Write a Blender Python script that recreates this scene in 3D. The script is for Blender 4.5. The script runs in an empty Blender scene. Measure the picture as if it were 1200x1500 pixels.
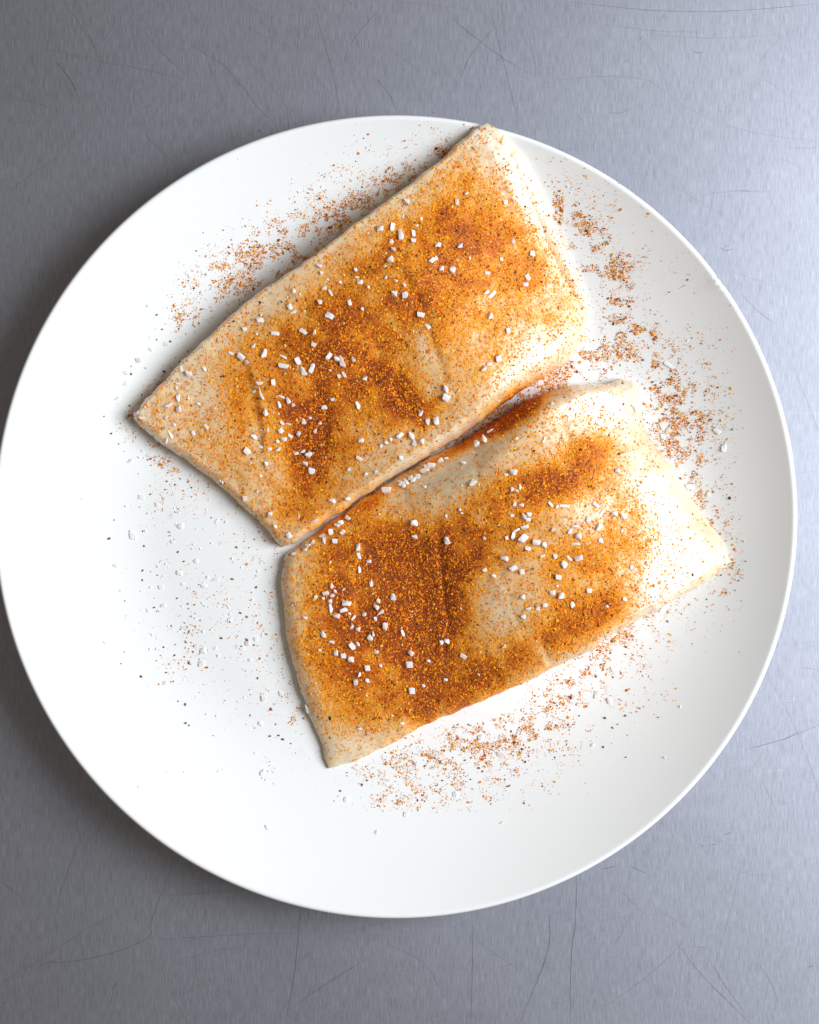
import bpy, bmesh, math, random
import numpy as np
from mathutils import Vector, Matrix
from mathutils.bvhtree import BVHTree

random.seed(7)
rng = np.random.default_rng(11)
scene = bpy.context.scene
col = scene.collection

# ------------------------------------------------------------------ camera
CAM_H = 0.60            # metres above the counter
FOC = 2517.0            # focal length in photo pixels (photo is 1200 x 1500)
cam_d = bpy.data.cameras.new('camera')
cam_d.sensor_fit = 'VERTICAL'
cam_d.sensor_height = 36.0
cam_d.lens = FOC / 1500.0 * 36.0
cam_d.clip_start = 0.01
cam_d.clip_end = 50
cam = bpy.data.objects.new('camera', cam_d)
cam.location = (0, 0, CAM_H)
col.objects.link(cam)
scene.camera = cam

# ------------------------------------------------------------------ light
world = bpy.data.worlds.new('World')
scene.world = world
world.use_nodes = True
bg = world.node_tree.nodes['Background']
bg.inputs['Color'].default_value = (1.0, 0.87, 0.70, 1)      # dim warm room
bg.inputs['Strength'].default_value = 0.18


def area_light(name, loc, target, sx, sy, power, color):
    d = bpy.data.lights.new(name, 'AREA')
    d.shape = 'RECTANGLE'
    d.size, d.size_y = sx, sy
    d.energy = power
    d.color = color
    o = bpy.data.objects.new(name, d)
    o.location = loc
    o.rotation_euler = (Vector(target) - Vector(loc)).to_track_quat('-Z', 'Y').to_euler()
    col.objects.link(o)
    return o


# the window at the right of the counter
area_light('window_light', (0.98, 0.10, 0.86), (0, 0, 0), 0.68, 0.80, 29.5, (0.895, 0.95, 1.0))

vs = scene.view_settings
vs.view_transform = 'Standard'
vs.look = 'None'
vs.exposure = 0.0
vs.gamma = 1.0
vs.use_curve_mapping = False
scene.cycles.use_denoising = True


# ------------------------------------------------------------------ helpers
def P(px, py, z=0.0):
    """plan position measured off the photo -> metres, for a point z above the counter"""
    s = (CAM_H - z) / FOC
    return Vector(((px - 600) * s, (750 - py) * s, z))


def tag(o, label=None, cat=None, group=None, kind=None):
    if label: o['label'] = label
    if cat: o['category'] = cat
    if group: o['group'] = group
    if kind: o['kind'] = kind
    return o


def link(name, me, mat=None, parent=None):
    o = bpy.data.objects.new(name, me)
    col.objects.link(o)
    if mat is not None and len(me.materials) == 0:
        me.materials.append(mat)
    if parent is not None:
        o.parent = parent
    return o


def mesh_np(name, V, F, smooth=False):
    """V (n,3), F (m,k) arrays -> mesh, fast"""
    me = bpy.data.meshes.new(name)
    m, k = F.shape
    me.vertices.add(len(V)); me.vertices.foreach_set('co', V.astype(np.float32).ravel())
    me.loops.add(m * k); me.loops.foreach_set('vertex_index', F.astype(np.int32).ravel())
    me.polygons.add(m)
    me.polygons.foreach_set('loop_start', np.arange(0, m * k, k, dtype=np.int32))
    me.polygons.foreach_set('use_smooth', np.full(m, smooth))
    me.update(calc_edges=True)
    me.validate()
    return me


def lattice(seed, n=64):
    return np.random.default_rng(seed).random((n, n))


def vnoise(x, y, seed):
    """smooth value noise 0..1, unit cell"""
    L = lattice(seed); n = L.shape[0]
    xi = np.floor(x).astype(int); yi = np.floor(y).astype(int)
    fx = x - xi; fy = y - yi
    fx = fx * fx * (3 - 2 * fx); fy = fy * fy * (3 - 2 * fy)
    a = L[xi % n, yi % n]; b = L[(xi + 1) % n, yi % n]
    c = L[xi % n, (yi + 1) % n]; d = L[(xi + 1) % n, (yi + 1) % n]
    return (a * (1 - fx) + b * fx) * (1 - fy) + (c * (1 - fx) + d * fx) * fy


def fbm(x, y, seed, octs=3):
    s = 0; a = 1; t = 0
    for o in range(octs):
        s = s + a * vnoise(x * 2 ** o + 7.3 * o, y * 2 ** o + 3.1 * o, seed + o); t += a; a *= 0.5
    return s / t


def nodes_of(name):
    m = bpy.data.materials.new(name)
    m.use_nodes = True
    nt = m.node_tree
    return m, nt, nt.nodes['Principled BSDF']


def N(nt, t, **kw):
    n = nt.nodes.new(t)
    for k, v in kw.items():
        setattr(n, k, v)
    return n


def mapped_noise(nt, scale_vec, scale, detail=3, rough=0.55, rot=(0, 0, 0)):
    tc = N(nt, 'ShaderNodeTexCoord')
    mp = N(nt, 'ShaderNodeMapping')
    mp.inputs['Scale'].default_value = scale_vec
    mp.inputs['Rotation'].default_value = rot
    nz = N(nt, 'ShaderNodeTexNoise')
    nz.inputs['Scale'].default_value = scale
    nz.inputs['Detail'].default_value = detail
    nz.inputs['Roughness'].default_value = rough
    nt.links.new(tc.outputs['Object'], mp.inputs['Vector'])
    nt.links.new(mp.outputs['Vector'], nz.inputs['Vector'])
    return nz


def ramp(nt, src, stops):
    r = N(nt, 'ShaderNodeValToRGB')
    el = r.color_ramp.elements
    while len(el) < len(stops):
        el.new(0.5)
    for e, (p, c) in zip(el, stops):
        e.position = p
        e.color = c if len(c) == 4 else (*c, 1)
    nt.links.new(src, r.inputs['Fac'])
    return r


# ------------------------------------------------------------------ materials
def mat_steel():
    m, nt, b = nodes_of('brushed_steel')
    b.inputs['Metallic'].default_value = 1.0
    fine = mapped_noise(nt, (1, 0.07, 1), 3200, 2, 0.6)          # brushing, runs along y
    mid = mapped_noise(nt, (1, 0.08, 1), 1000, 3, 0.6)
    cross = mapped_noise(nt, (0.10, 1, 1), 2600, 2, 0.6)
    blot = mapped_noise(nt, (1, 1, 1), 14, 4, 0.55)
    mx = N(nt, 'ShaderNodeMix', data_type='FLOAT')
    mx.inputs['Factor'].default_value = 0.25
    nt.links.new(fine.outputs['Fac'], mx.inputs['A']); nt.links.new(mid.outputs['Fac'], mx.inputs['B'])
    mx2 = N(nt, 'ShaderNodeMix', data_type='FLOAT')
    mx2.inputs['Factor'].default_value = 0.16
    nt.links.new(mx.outputs['Result'], mx2.inputs['A']); nt.links.new(cross.outputs['Fac'], mx2.inputs['B'])
    c = ramp(nt, mx2.outputs['Result'], [(0.33, (0.315, 0.327, 0.385)), (0.5, (0.395, 0.408, 0.472)), (0.68, (0.48, 0.493, 0.562))])
    bl = ramp(nt, blot.outputs['Fac'], [(0.3, (0.90, 0.90, 0.91)), (0.7, (1, 1, 1))])
    mul = N(nt, 'ShaderNodeMix', data_type='RGBA', blend_type='MULTIPLY')
    mul.inputs['Factor'].default_value = 1
    nt.links.new(c.outputs['Color'], mul.inputs['A']); nt.links.new(bl.outputs['Color'], mul.inputs['B'])
    nt.links.new(mul.outputs['Result'], b.inputs['Base Color'])
    rr = N(nt, 'ShaderNodeMapRange')
    rr.inputs['To Min'].default_value = 0.49; rr.inputs['To Max'].default_value = 0.59
    nt.links.new(mx2.outputs['Result'], rr.inputs['Value'])
    nt.links.new(rr.outputs['Result'], b.inputs['Roughness'])
    bp = N(nt, 'ShaderNodeBump')
    bp.inputs['Strength'].default_value = 0.25
    bp.inputs['Distance'].default_value = 0.00006
    nt.links.new(mx2.outputs['Result'], bp.inputs['Height'])
    nt.links.new(bp.outputs['Normal'], b.inputs['Normal'])
    return m


def mat_plain(name, color, rough, metallic=0.0, **kw):
    m, nt, b = nodes_of(name)
    nz = mapped_noise(nt, (1, 1, 1), kw.pop('nscale', 300), 3)
    lo = tuple(x * kw.get('lo', 0.88) for x in color); hi = tuple(min(1, x * kw.get('hi', 1.08)) for x in color)
    r = ramp(nt, nz.outputs['Fac'], [(0.3, lo), (0.7, hi)])
    nt.links.new(r.outputs['Color'], b.inputs['Base Color'])
    b.inputs['Roughness'].default_value = rough
    b.inputs['Metallic'].default_value = metallic
    return m


def mat_porcelain():
    m, nt, b = nodes_of('white_porcelain')
    nz = mapped_noise(nt, (1, 1, 1), 18, 3)
    r = ramp(nt, nz.outputs['Fac'], [(0.3, (0.84, 0.845, 0.85)), (0.7, (0.86, 0.86, 0.86))])
    nt.links.new(r.outputs['Color'], b.inputs['Base Color'])
    b.inputs['Roughness'].default_value = 0.16
    b.inputs['IOR'].default_value = 1.5
    b.inputs['Coat Weight'].default_value = 0.3
    b.inputs['Coat Roughness'].default_value = 0.06
    wear = mapped_noise(nt, (1, 1, 1), 90, 3)
    rr = N(nt, 'ShaderNodeMapRange')
    rr.inputs['To Min'].default_value = 0.10; rr.inputs['To Max'].default_value = 0.24
    nt.links.new(wear.outputs['Fac'], rr.inputs['Value']); nt.links.new(rr.outputs['Result'], b.inputs['Roughness'])
    return m


def mat_fish():
    m, nt, b = nodes_of('raw_white_fish')
    at = N(nt, 'ShaderNodeAttribute'); at.attribute_name = 'stain'
    nz = mapped_noise(nt, (1, 1, 1), 55, 4)
    flesh = ramp(nt, nz.outputs['Fac'], [(0.28, (0.70, 0.53, 0.34)), (0.5, (0.79, 0.65, 0.46)), (0.72, (0.86, 0.76, 0.60))])
    gr = mapped_noise(nt, (1, 1, 1), 1500, 3, 0.65)
    # seasoning soaked into the wet flesh: a real, speckled orange stain
    v = N(nt, 'ShaderNodeMath', operation='MULTIPLY_ADD')
    nt.links.new(at.outputs['Fac'], v.inputs[0]); v.inputs[1].default_value = 0.95; v.inputs[2].default_value = -0.50
    w = N(nt, 'ShaderNodeMath', operation='MULTIPLY_ADD')
    nt.links.new(gr.outputs['Fac'], w.inputs[0]); w.inputs[1].default_value = 1.5
    nt.links.new(v.outputs[0], w.inputs[2])
    speck = ramp(nt, w.outputs[0], [(0.42, (0, 0, 0)), (0.66, (0.95, 0.95, 0.95))])
    tint = ramp(nt, at.outputs['Fac'], [(0.0, (0.0, 0.0, 0.0)), (0.08, (0.20, 0.20, 0.20)), (0.35, (0.62, 0.62, 0.62)), (0.8, (0.93, 0.93, 0.93))])
    mxm = N(nt, 'ShaderNodeMath', operation='MAXIMUM')
    gate = ramp(nt, at.outputs['Fac'], [(0.0, (0, 0, 0)), (0.12, (1, 1, 1))])
    sg = N(nt, 'ShaderNodeMath', operation='MULTIPLY')
    nt.links.new(speck.outputs['Color'], sg.inputs[0]); nt.links.new(gate.outputs['Color'], sg.inputs[1])
    nt.links.new(sg.outputs[0], mxm.inputs[0]); nt.links.new(tint.outputs['Color'], mxm.inputs[1])
    hue = N(nt, 'ShaderNodeMath', operation='MULTIPLY_ADD', use_clamp=True)
    nt.links.new(gr.outputs['Fac'], hue.inputs[0]); hue.inputs[1].default_value = 0.5
    hb = N(nt, 'ShaderNodeMath', operation='ADD'); hb.inputs[1].default_value = -0.25
    nt.links.new(at.outputs['Fac'], hb.inputs[0]); nt.links.new(hb.outputs[0], hue.inputs[2])
    sc = ramp(nt, hue.outputs[0], [(0.0, (0.96, 0.46, 0.03)), (0.40, (0.95, 0.36, 0.006)), (0.70, (0.66, 0.155, 0.003)), (1.0, (0.30, 0.036, 0.002))])
    mx = N(nt, 'ShaderNodeMix', data_type='RGBA')
    nt.links.new(mxm.outputs[0], mx.inputs['Factor'])
    nt.links.new(flesh.outputs['Color'], mx.inputs['A']); nt.links.new(sc.outputs['Color'], mx.inputs['B'])
    nt.links.new(mx.outputs['Result'], b.inputs['Base Color'])
    wet = ramp(nt, mxm.outputs[0], [(0.1, (1, 1, 1)), (0.7, (0.05, 0.05, 0.05))])      # powder dulls the wet film
    nt.links.new(wet.outputs['Color'], b.inputs['Coat Weight'])
    wsp = ramp(nt, mxm.outputs[0], [(0.1, (0.5, 0.5, 0.5)), (0.7, (0.06, 0.06, 0.06))])
    nt.links.new(wsp.outputs['Color'], b.inputs['Specular IOR Level'])
    b.inputs['Subsurface Weight'].default_value = 0.85
    b.inputs['Subsurface Radius'].default_value = (1.0, 0.62, 0.38)
    b.inputs['Subsurface Scale'].default_value = 0.0034
    b.inputs['Roughness'].default_value = 0.42
    b.inputs['IOR'].default_value = 1.38
    wn = mapped_noise(nt, (1, 1, 1), 130, 3)
    wr = N(nt, 'ShaderNodeMapRange'); wr.inputs['From Min'].default_value = .3; wr.inputs['From Max'].default_value = .7
    wr.inputs['To Min'].default_value = 0.22; wr.inputs['To Max'].default_value = 0.46
    nt.links.new(wn.outputs['Fac'], wr.inputs['Value']); nt.links.new(wr.outputs['Result'], b.inputs['Coat Roughness'])
    b.inputs['Coat IOR'].default_value = 1.62
    fib = mapped_noise(nt, (1, 0.3, 1), 900, 4, 0.6, rot=(0, 0, 0.6))
    bp = N(nt, 'ShaderNodeBump')
    bp.inputs['Strength'].default_value = 0.30
    bp.inputs['Distance'].default_value = 0.00022
    nt.links.new(fib.outputs['Fac'], bp.inputs['Height'])
    nt.links.new(bp.outputs['Normal'], b.inputs['Normal']); nt.links.new(bp.outputs['Normal'], b.inputs['Coat Normal'])
    return m


def mat_grain():
    m, nt, b = nodes_of('spice_grain')
    at = N(nt, 'ShaderNodeAttribute'); at.attribute_name = 'grain_color'
    nz = mapped_noise(nt, (1, 1, 1), 2500, 2)
    r = ramp(nt, nz.outputs['Fac'], [(0.3, (0.8, 0.8, 0.8)), (0.7, (1.1, 1.1, 1.1))])
    mul = N(nt, 'ShaderNodeMix', data_type='RGBA', blend_type='MULTIPLY'); mul.inputs['Factor'].default_value = 1
    nt.links.new(at.outputs['Color'], mul.inputs['A']); nt.links.new(r.outputs['Color'], mul.inputs['B'])
    nt.links.new(mul.outputs['Result'], b.inputs['Base Color'])
    b.inputs['Roughness'].default_value = 0.65
    b.inputs['Specular IOR Level'].default_value = 0.2
    return m


def mat_salt():
    m, nt, b = nodes_of('salt')
    nz = mapped_noise(nt, (1, 1, 1), 700, 3)
    r = ramp(nt, nz.outputs['Fac'], [(0.3, (0.92, 0.90, 0.90)), (0.7, (0.98, 0.98, 0.98))])
    oi = N(nt, 'ShaderNodeObjectInfo')
    tn = ramp(nt, oi.outputs['Random'], [(0.0, (0.90, 0.78, 0.74)), (0.25, (0.96, 0.91, 0.89)), (0.45, (1, 1, 1))])
    ml = N(nt, 'ShaderNodeMix', data_type='RGBA', blend_type='MULTIPLY'); ml.inputs['Factor'].default_value = 1
    nt.links.new(r.outputs['Color'], ml.inputs['A']); nt.links.new(tn.outputs['Color'], ml.inputs['B'])
    nt.links.new(ml.outputs['Result'], b.inputs['Base Color'])
    b.inputs['Roughness'].default_value = 0.3
    b.inputs['IOR'].default_value = 1.54
    # light passes through the grains
    tl = N(nt, 'ShaderNodeBsdfTranslucent'); tl.inputs['Color'].default_value = (0.97, 0.96, 0.96, 1)
    ms = N(nt, 'ShaderNodeMixShader'); ms.inputs['Fac'].default_value = 0.2
    nt.links.new(b.outputs['BSDF'], ms.inputs[1]); nt.links.new(tl.outputs['BSDF'], ms.inputs[2])
    nt.links.new(ms.outputs['Shader'], nt.nodes['Material Output'].inputs['Surface'])
    return m


STEEL = mat_steel()
SCRATCH = mat_plain('scratched_steel', (0.235, 0.238, 0.27), 0.55, 1.0)
SCRATCH_SOFT = mat_plain('faint_scratched_steel', (0.31, 0.318, 0.37), 0.5, 1.0)
SCRATCH_LIGHT = mat_plain('bright_scratched_steel', (0.60, 0.61, 0.65), 0.42, 1.0)
PORCELAIN = mat_porcelain()
BARE_CLAY = mat_plain('bare_ceramic', (0.80, 0.79, 0.77), 0.7)
FISH = mat_fish()
GRAIN = mat_grain()
SALT = mat_salt()
SEED = [mat_plain('dark_seed', (0.11, 0.055, 0.024), 0.5, nscale=1500, lo=0.5, hi=1.8),
        mat_plain('brown_seed', (0.17, 0.075, 0.025), 0.5, nscale=1500, lo=0.5, hi=1.6),
        mat_plain('tan_seed', (0.42, 0.24, 0.06), 0.5, nscale=1500, lo=0.6, hi=1.4)]

# ------------------------------------------------------------------ counter
bm = bmesh.new()
bmesh.ops.create_cube(bm, size=1)
for v in bm.verts:
    v.co = Vector((v.co.x * 1.8, v.co.y * 1.8, v.co.z * 0.03 - 0.015))
bmesh.ops.bevel(bm, geom=bm.edges[:], offset=0.003, segments=2, affect='EDGES')
me = bpy.data.meshes.new('steel_counter'); bm.to_mesh(me); bm.free()
counter = link('steel_counter', me, STEEL)
tag(counter, 'brushed grey steel counter covered in fine scratches under the plate', kind='structure')


def catmull(pts, n=10, closed=False):
    pts = [np.array(p, float) for p in pts]
    out = []
    L = len(pts)
    for i in range(L if closed else L - 1):
        p1, p2 = pts[i], pts[(i + 1) % L]
        p0 = pts[i - 1] if (i > 0 or closed) else 2 * p1 - p2
        p3 = pts[(i + 2) % L] if (i + 2 < L or closed) else 2 * p2 - p1
        for k in range(n):
            t = k / n
            out.append(0.5 * ((2 * p1) + (p2 - p0) * t + (2 * p0 - 5 * p1 + 4 * p2 - p3) * t * t + (3 * p1 - p0 - 3 * p2 + p3) * t ** 3))
    if not closed:
        out.append(pts[-1])
    return np.array(out)


def scratches(name, lines, mat, lift):
    """hair-thin tapered marks worn into the counter, one sheet"""
    V, F = [], []
    for pts, w in lines:
        c = catmull(pts, 8)
        n = len(c)
        c = c + rng.normal(0, 0.25, c.shape)
        t = np.gradient(c, axis=0); t /= np.linalg.norm(t, axis=1)[:, None] + 1e-9
        nrm = np.stack([-t[:, 1], t[:, 0]], 1)
        tt = np.linspace(0, 1, n)
        ww = w * 0.42 * (0.12 + 0.88 * np.sin(np.pi * np.clip(tt, 0.0, 1)) ** 0.6) * (0.6 + 0.6 * rng.random(n))
        b0 = len(V)
        for i in range(n):
            for s in (-1, 1):
                q = c[i] + s * nrm[i] * ww[i]
                p = P(q[0], q[1], 0); V.append((p.x, p.y, lift))
        for i in range(n - 1):
            a = b0 + 2 * i
            F.append((a, a + 1, a + 3, a + 2))
    me = mesh_np(name, np.array(V), np.array(F))
    o = link(name, me, mat, counter)
    tag(o, kind='stuff')
    return o


dark = [
 ([(207,40),(235,75),(270,107)],.8),([(260,55),(320,90),(345,115),(380,160),(400,178)],1.0),([(568,0),(520,55),(503,95)],.9),
 ([(545,108),(568,135),(583,163)],.9),([(660,25),(690,50),(730,80),(775,108)],1.0),([(722,42),(690,80),(675,115)],1.0),
 ([(718,10),(735,80),(750,140),(758,175)],.8),([(840,3),(940,14),(1040,17),(1130,12),(1200,5)],1.1),([(975,20),(965,30)],.9),
 ([(945,50),(935,60)],.9),([(1015,74),(1022,77),(1030,76)],1.4),([(915,90),(922,88)],1.2),([(1155,217),(1200,217)],.8),
 ([(845,168),(853,176)],.9),([(890,165),(910,165),(925,158)],.8),([(1055,363),(1063,367),(1075,364)],1.5),([(1060,361),(1068,360)],1.0),
 ([(1085,430),(1110,455),(1135,475)],.8),([(1095,1097),(1150,1082),(1200,1062)],1.2),([(1145,1085),(1175,1069)],1.1),
 ([(1170,977),(1185,979),(1200,982)],.9),([(805,1340),(805,1380),(790,1430),(760,1500)],1.5),([(845,1280),(843,1350),(837,1400),(835,1500)],1.7),
 ([(882,1273),(893,1271),(903,1268)],1.4),([(922,1267),(935,1274),(950,1281)],1.4),([(1060,1223),(1073,1219)],1.4),([(1025,1237),(1031,1240)],1.6),
 ([(1038,1238),(1050,1237)],1.1),([(1147,1178),(1150,1176)],1.4),([(1183,1418),(1192,1414)],1.3),([(990,1380),(1030,1430),(1070,1470),(1100,1500)],1.2),
 ([(1035,1400),(1060,1440),(1095,1490)],.9),([(440,1330),(432,1420),(420,1490)],1.5),([(420,1482),(480,1440),(545,1400)],1.1),
 ([(258,1260),(240,1300),(222,1350),(215,1375),(150,1400),(80,1410),(30,1400)],1.0),([(0,1290),(20,1305),(35,1318)],1.1),
 ([(378,193),(381,191)],2.2),([(633,166),(638,165)],1.8),([(205,160),(213,157),(222,153)],.9),([(165,1450),(172,1438)],1.6),([(162,1470),(164,1460)],1.4),
]
soft = [
 ([(460,10),(480,80),(490,120),(500,170)],1.2),([(60,70),(150,90),(250,110),(272,118)],.9),([(82,90),(105,120),(117,150)],2.6),
 ([(10,285),(40,260),(85,230)],1.2),([(210,195),(240,225),(270,253)],1.1),([(880,35),(960,45),(1040,47)],.9),([(950,50),(1040,56),(1150,50)],.9),
 ([(1150,50),(1125,75),(1115,90)],1.2),([(800,120),(850,114),(900,112),(950,118),(985,145)],1.0),([(1045,178),(1110,195),(1200,208)],1.0),
 ([(985,145),(1045,178)],.8),([(1040,285),(1080,280),(1130,281)],.9),([(955,230),(945,260),(935,275)],1.1),([(1020,290),(1060,280),(1110,280)],1.0),
 ([(1047,272),(1040,310),(1025,345)],1.0),([(1055,395),(1085,415),(1088,422)],1.0),([(693,1340),(692,1430),(690,1500)],1.8),
 ([(1110,1410),(1130,1440),(1140,1470)],1.5),([(1070,1270),(1095,1280),(1135,1283)],1.0),([(925,1340),(912,1365),(900,1385)],1.2),
 ([(910,1305),(950,1345)],1.2),([(1010,1385),(1040,1390)],1.1),([(120,1220),(95,1290),(80,1350)],1.3),([(0,1440),(60,1405),(130,1360),(200,1320)],1.2),
 ([(190,1195),(183,1250)],1.0),([(220,1378),(330,1370),(450,1365)],1.0),([(240,1312),(300,1308),(360,1303)],1.2),([(100,90),(150,60),(170,30)],.9),
 ([(0,140),(50,150),(90,165)],.9),([(20,180),(60,178)],.9),([(560,1380),(620,1410),(650,1460)],1.0),([(700,1380),(760,1420)],.9),
 ([(960,1330),(1010,1360)],.9),([(880,1480),(960,1420),(1010,1370)],1.0),([(1140,230),(1180,250)],.8),([(0,420),(30,470)],1.2),
]
light = [([(285,1425),(305,1450),(330,1480)],1.0),([(335,1450),(345,1490)],1.0),([(255,1470),(262,1498)],1.1),([(45,1475),(60,1498)],.9),
         ([(0,360),(25,350)],.8),([(1120,1130),(1160,1128)],.8),([(1000,30),(1010,90)],.7)]
for i in range(460):
    x, y = rng.uniform(-60, 1260), rng.uniform(-60, 1560)
    if (x - 580) ** 2 + (y - 757) ** 2 < 560 ** 2:
        continue
    a = rng.uniform(0, math.pi); l = rng.exponential(28) + 5
    if rng.random() < 0.45: a = math.pi / 2 + rng.normal(0, .25)
    cv = rng.normal(0, .06) * l
    d = np.array([math.cos(a), math.sin(a)]); n_ = np.array([-d[1], d[0]])
    p0 = np.array([x, y]) - d * l; p2 = np.array([x, y]) + d * l; p1 = np.array([x, y]) + n_ * cv
    r_ = rng.random()
    (soft if r_ < .72 else light if r_ < .90 else dark).append(([tuple(p0), tuple(p1), tuple(p2)], rng.uniform(.4, .7) if r_ < .9 else rng.uniform(.3, .5)))
scratches('deep_scratches', dark, SCRATCH, 0.00003)
scratches('faint_scratches', soft, SCRATCH_SOFT, 0.00002)
scratches('bright_scratches', light, SCRATCH_LIGHT, 0.00004)

# ------------------------------------------------------------------ plate
PR = 0.1352
pc = P(579.5, 757, 0.022)
PCX, PCY = pc.x, pc.y
R0, R1 = 0.082, 0.1335
Z0, ZR = 0.0052, 0.0225


def plate_z(r):
    r = np.asarray(r, float)
    t = np.clip((r - R0) / (R1 - R0), 0, 1)
    return Z0 + 0.0006 * np.clip(r / R0, 0, 1) ** 2 + (ZR - Z0 - 0.0006) * t ** 1.75


prof = [(0.0001, Z0)]
for r in list(np.linspace(0.012, R1 - 0.009, 32)) + list(np.linspace(R1 - 0.0085, R1, 18)): prof.append((r, float(plate_z(r))))
# rolled lip, then the underside back to the foot
for a in np.linspace(70, -75, 9):
    prof.append((R1 + 0.0002 + 0.0015 * math.cos(math.radians(a)), ZR - 0.0010 + 0.0013 * math.sin(math.radians(a))))
for r in np.linspace(R1 - 0.0008, 0.080, 22):
    prof.append((r, max(float(plate_z(r)) - 0.0040, 0.0022)))
prof.append((0.078, 0.0020)); prof.append((0.0001, 0.0022))
NS = 720
chip_a = math.atan2(757 - 412, 1049 - 579.5)
V, F = [], []
for i, (r, z) in enumerate(prof):
    for j in range(NS):
        a = 2 * math.pi * j / NS
        rr, zz = r, z
        if r > R1 - 0.006 and i < 62:                       # the nick in the glaze of the lip
            da = (a - chip_a + math.pi) % (2 * math.pi) - math.pi
            s = da * PR
            w = math.exp(-(s / 0.0030) ** 2) * math.exp(-((r - PR + .0012) / 0.0028) ** 2)
            k = 0.5 + 0.5 * math.sin(s * 2600 + r * 900)
            zz += 0.0013 * w * (k - 0.45); rr += 0.0009 * w * (k - 0.8)
        V.append((PCX + rr * math.cos(a), PCY + rr * math.sin(a), zz))
for i in range(len(prof) - 1):
    for j in range(NS):
        k = (j + 1) % NS
        F.append((i * NS + j, (i + 1) * NS + j, (i + 1) * NS + k, i * NS + k))
PV, PF = np.array(V), np.array(F)[:, ::-1]
me = mesh_np('plate_whole', PV, PF)
PLATE_TREE = BVHTree.FromPolygons([v.co[:] for v in me.vertices], [p.vertices[:] for p in me.polygons])
bpy.data.meshes.remove(me)
plate = bpy.data.objects.new('dinner_plate', None)
plate.empty_display_size = 0.02
plate.location = (PCX, PCY, 0)
col.objects.link(plate)
tag(plate, 'round white porcelain coupe plate with a small chip on its rim', 'plate')
row = np.repeat(np.arange(len(prof) - 1), NS)
RIM0, RIM1 = 46, 62                      # the profile rows that make the thickened rim
for nm, sel in (('well', (row < RIM0) | (row >= RIM1)), ('rim', (row >= RIM0) & (row < RIM1))):
    f = PF[sel]
    used, inv = np.unique(f, return_inverse=True)
    link(nm, mesh_np(nm, PV[used] - np.array([PCX, PCY, 0]), inv.reshape(f.shape), True), PORCELAIN, plate)
# foot ring underneath
V, F = [], []
ring = [(0.066, 0.0026), (0.066, 0.0004), (0.0668, 0.0), (0.0722, 0.0), (0.073, 0.0004), (0.073, 0.0026)]
for r, z in ring:
    for j in range(120):
        a = 2 * math.pi * j / 120
        V.append((r * math.cos(a), r * math.sin(a), z))
for i in range(len(ring) - 1):
    for j in range(120):
        k = (j + 1) % 120
        F.append((i * 120 + j, (i + 1) * 120 + j, (i + 1) * 120 + k, i * 120 + k))
link('foot_ring', mesh_np('foot_ring', np.array(V), np.array(F), True), BARE_CLAY, plate)

# ------------------------------------------------------------------ seasoning map (plan view, photo units)
# x, y, sigma along, sigma across, angle (deg, clockwise), strength
BLOBS = [
 # upper fillet
 (700,325,44,60,-30,.75),(735,425,50,60,-30,.62),(675,470,50,45,0,.40),(690,255,30,28,0,.30),(545,465,62,48,40,1.0),(490,535,60,40,30,.75),
 (450,655,30,42,10,1.0),(425,605,38,26,60,.62),(395,505,42,30,20,.60),(340,560,36,26,50,.62),(360,600,18,30,-10,.55),(578,568,16,26,-40,.95),
 (606,605,14,20,-20,.85),(530,600,60,40,-30,.55),(470,705,40,34,-30,.5),(425,745,40,24,-35,.55),(350,690,44,40,20,.40),(300,640,44,34,20,.34),
 (245,600,30,25,0,.30),(600,390,56,40,-30,.48),(560,350,44,26,-35,.48),(640,330,40,30,-35,.50),(640,400,30,40,0,.45),(630,480,16,44,-20,.50),
 (780,380,22,60,-20,.40),(830,420,16,40,-25,.36),(700,540,40,26,-30,.42),(630,590,44,30,-30,.40),(590,640,50,20,-32,.36),
 (480,610,50,50,0,.45),(455,480,40,40,0,.5),(820,470,20,24,0,.3),
 # lower fillet
 (757,598,38,14,-38,2.4),(700,640,44,8,-32,.9),(640,675,40,7,-30,.7),(560,725,50,6,-32,.6),
 (632,895,36,72,12,1.35),(560,855,70,60,0,.85),(535,930,60,50,10,.78),(585,795,60,38,-20,.66),(520,1005,50,40,0,.55),(565,1042,54,26,-15,.58),
 (645,1030,54,24,-25,.55),(700,1000,40,26,-30,.55),(768,968,38,24,-30,.85),(850,915,46,24,-32,.85),(880,885,36,24,-30,.6),(735,745,46,34,-40,.80),
 (715,785,34,34,0,.6),(850,690,52,30,-30,.66),(870,655,40,20,-30,.5),(800,705,40,26,0,.5),(935,770,34,30,0,.45),(790,850,44,44,0,.40),
 (845,815,44,34,0,.42),(690,940,34,46,0,.62),(470,860,34,50,0,.42),(900,820,44,34,0,.34),(460,960,26,60,-15,.36),(690,830,24,40,0,.55),
 (800,625,70,16,-28,.32),(940,690,36,36,0,.18),(650,1065,90,16,-25,.35),(540,760,50,20,-32,.4),
 (900,720,40,60,-30,.30),(760,910,60,40,-30,.35),
]
BARE = [  # wiped or never reached
 (645,525,26,34,-20,.55),(735,890,30,50,-15,.72),(700,675,70,16,-28,.55),(640,690,40,20,-20,.6),(430,880,12,80,-6,.5),(402,440,30,22,-40,.6),
 (595,640,40,14,-32,.5),(700,925,14,30,0,.35),(370,630,7,32,-12,.7),(625,520,8,40,-25,.5),(500,1105,50,24,-25,.75),(450,1040,10,50,-15,.6),
 (835,330,34,130,-24,.95),(1000,740,44,150,-32,1.1),(760,230,40,40,0,.6),(795,955,8,26,-35,.7),(705,770,12,40,0,.3),
]
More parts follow.
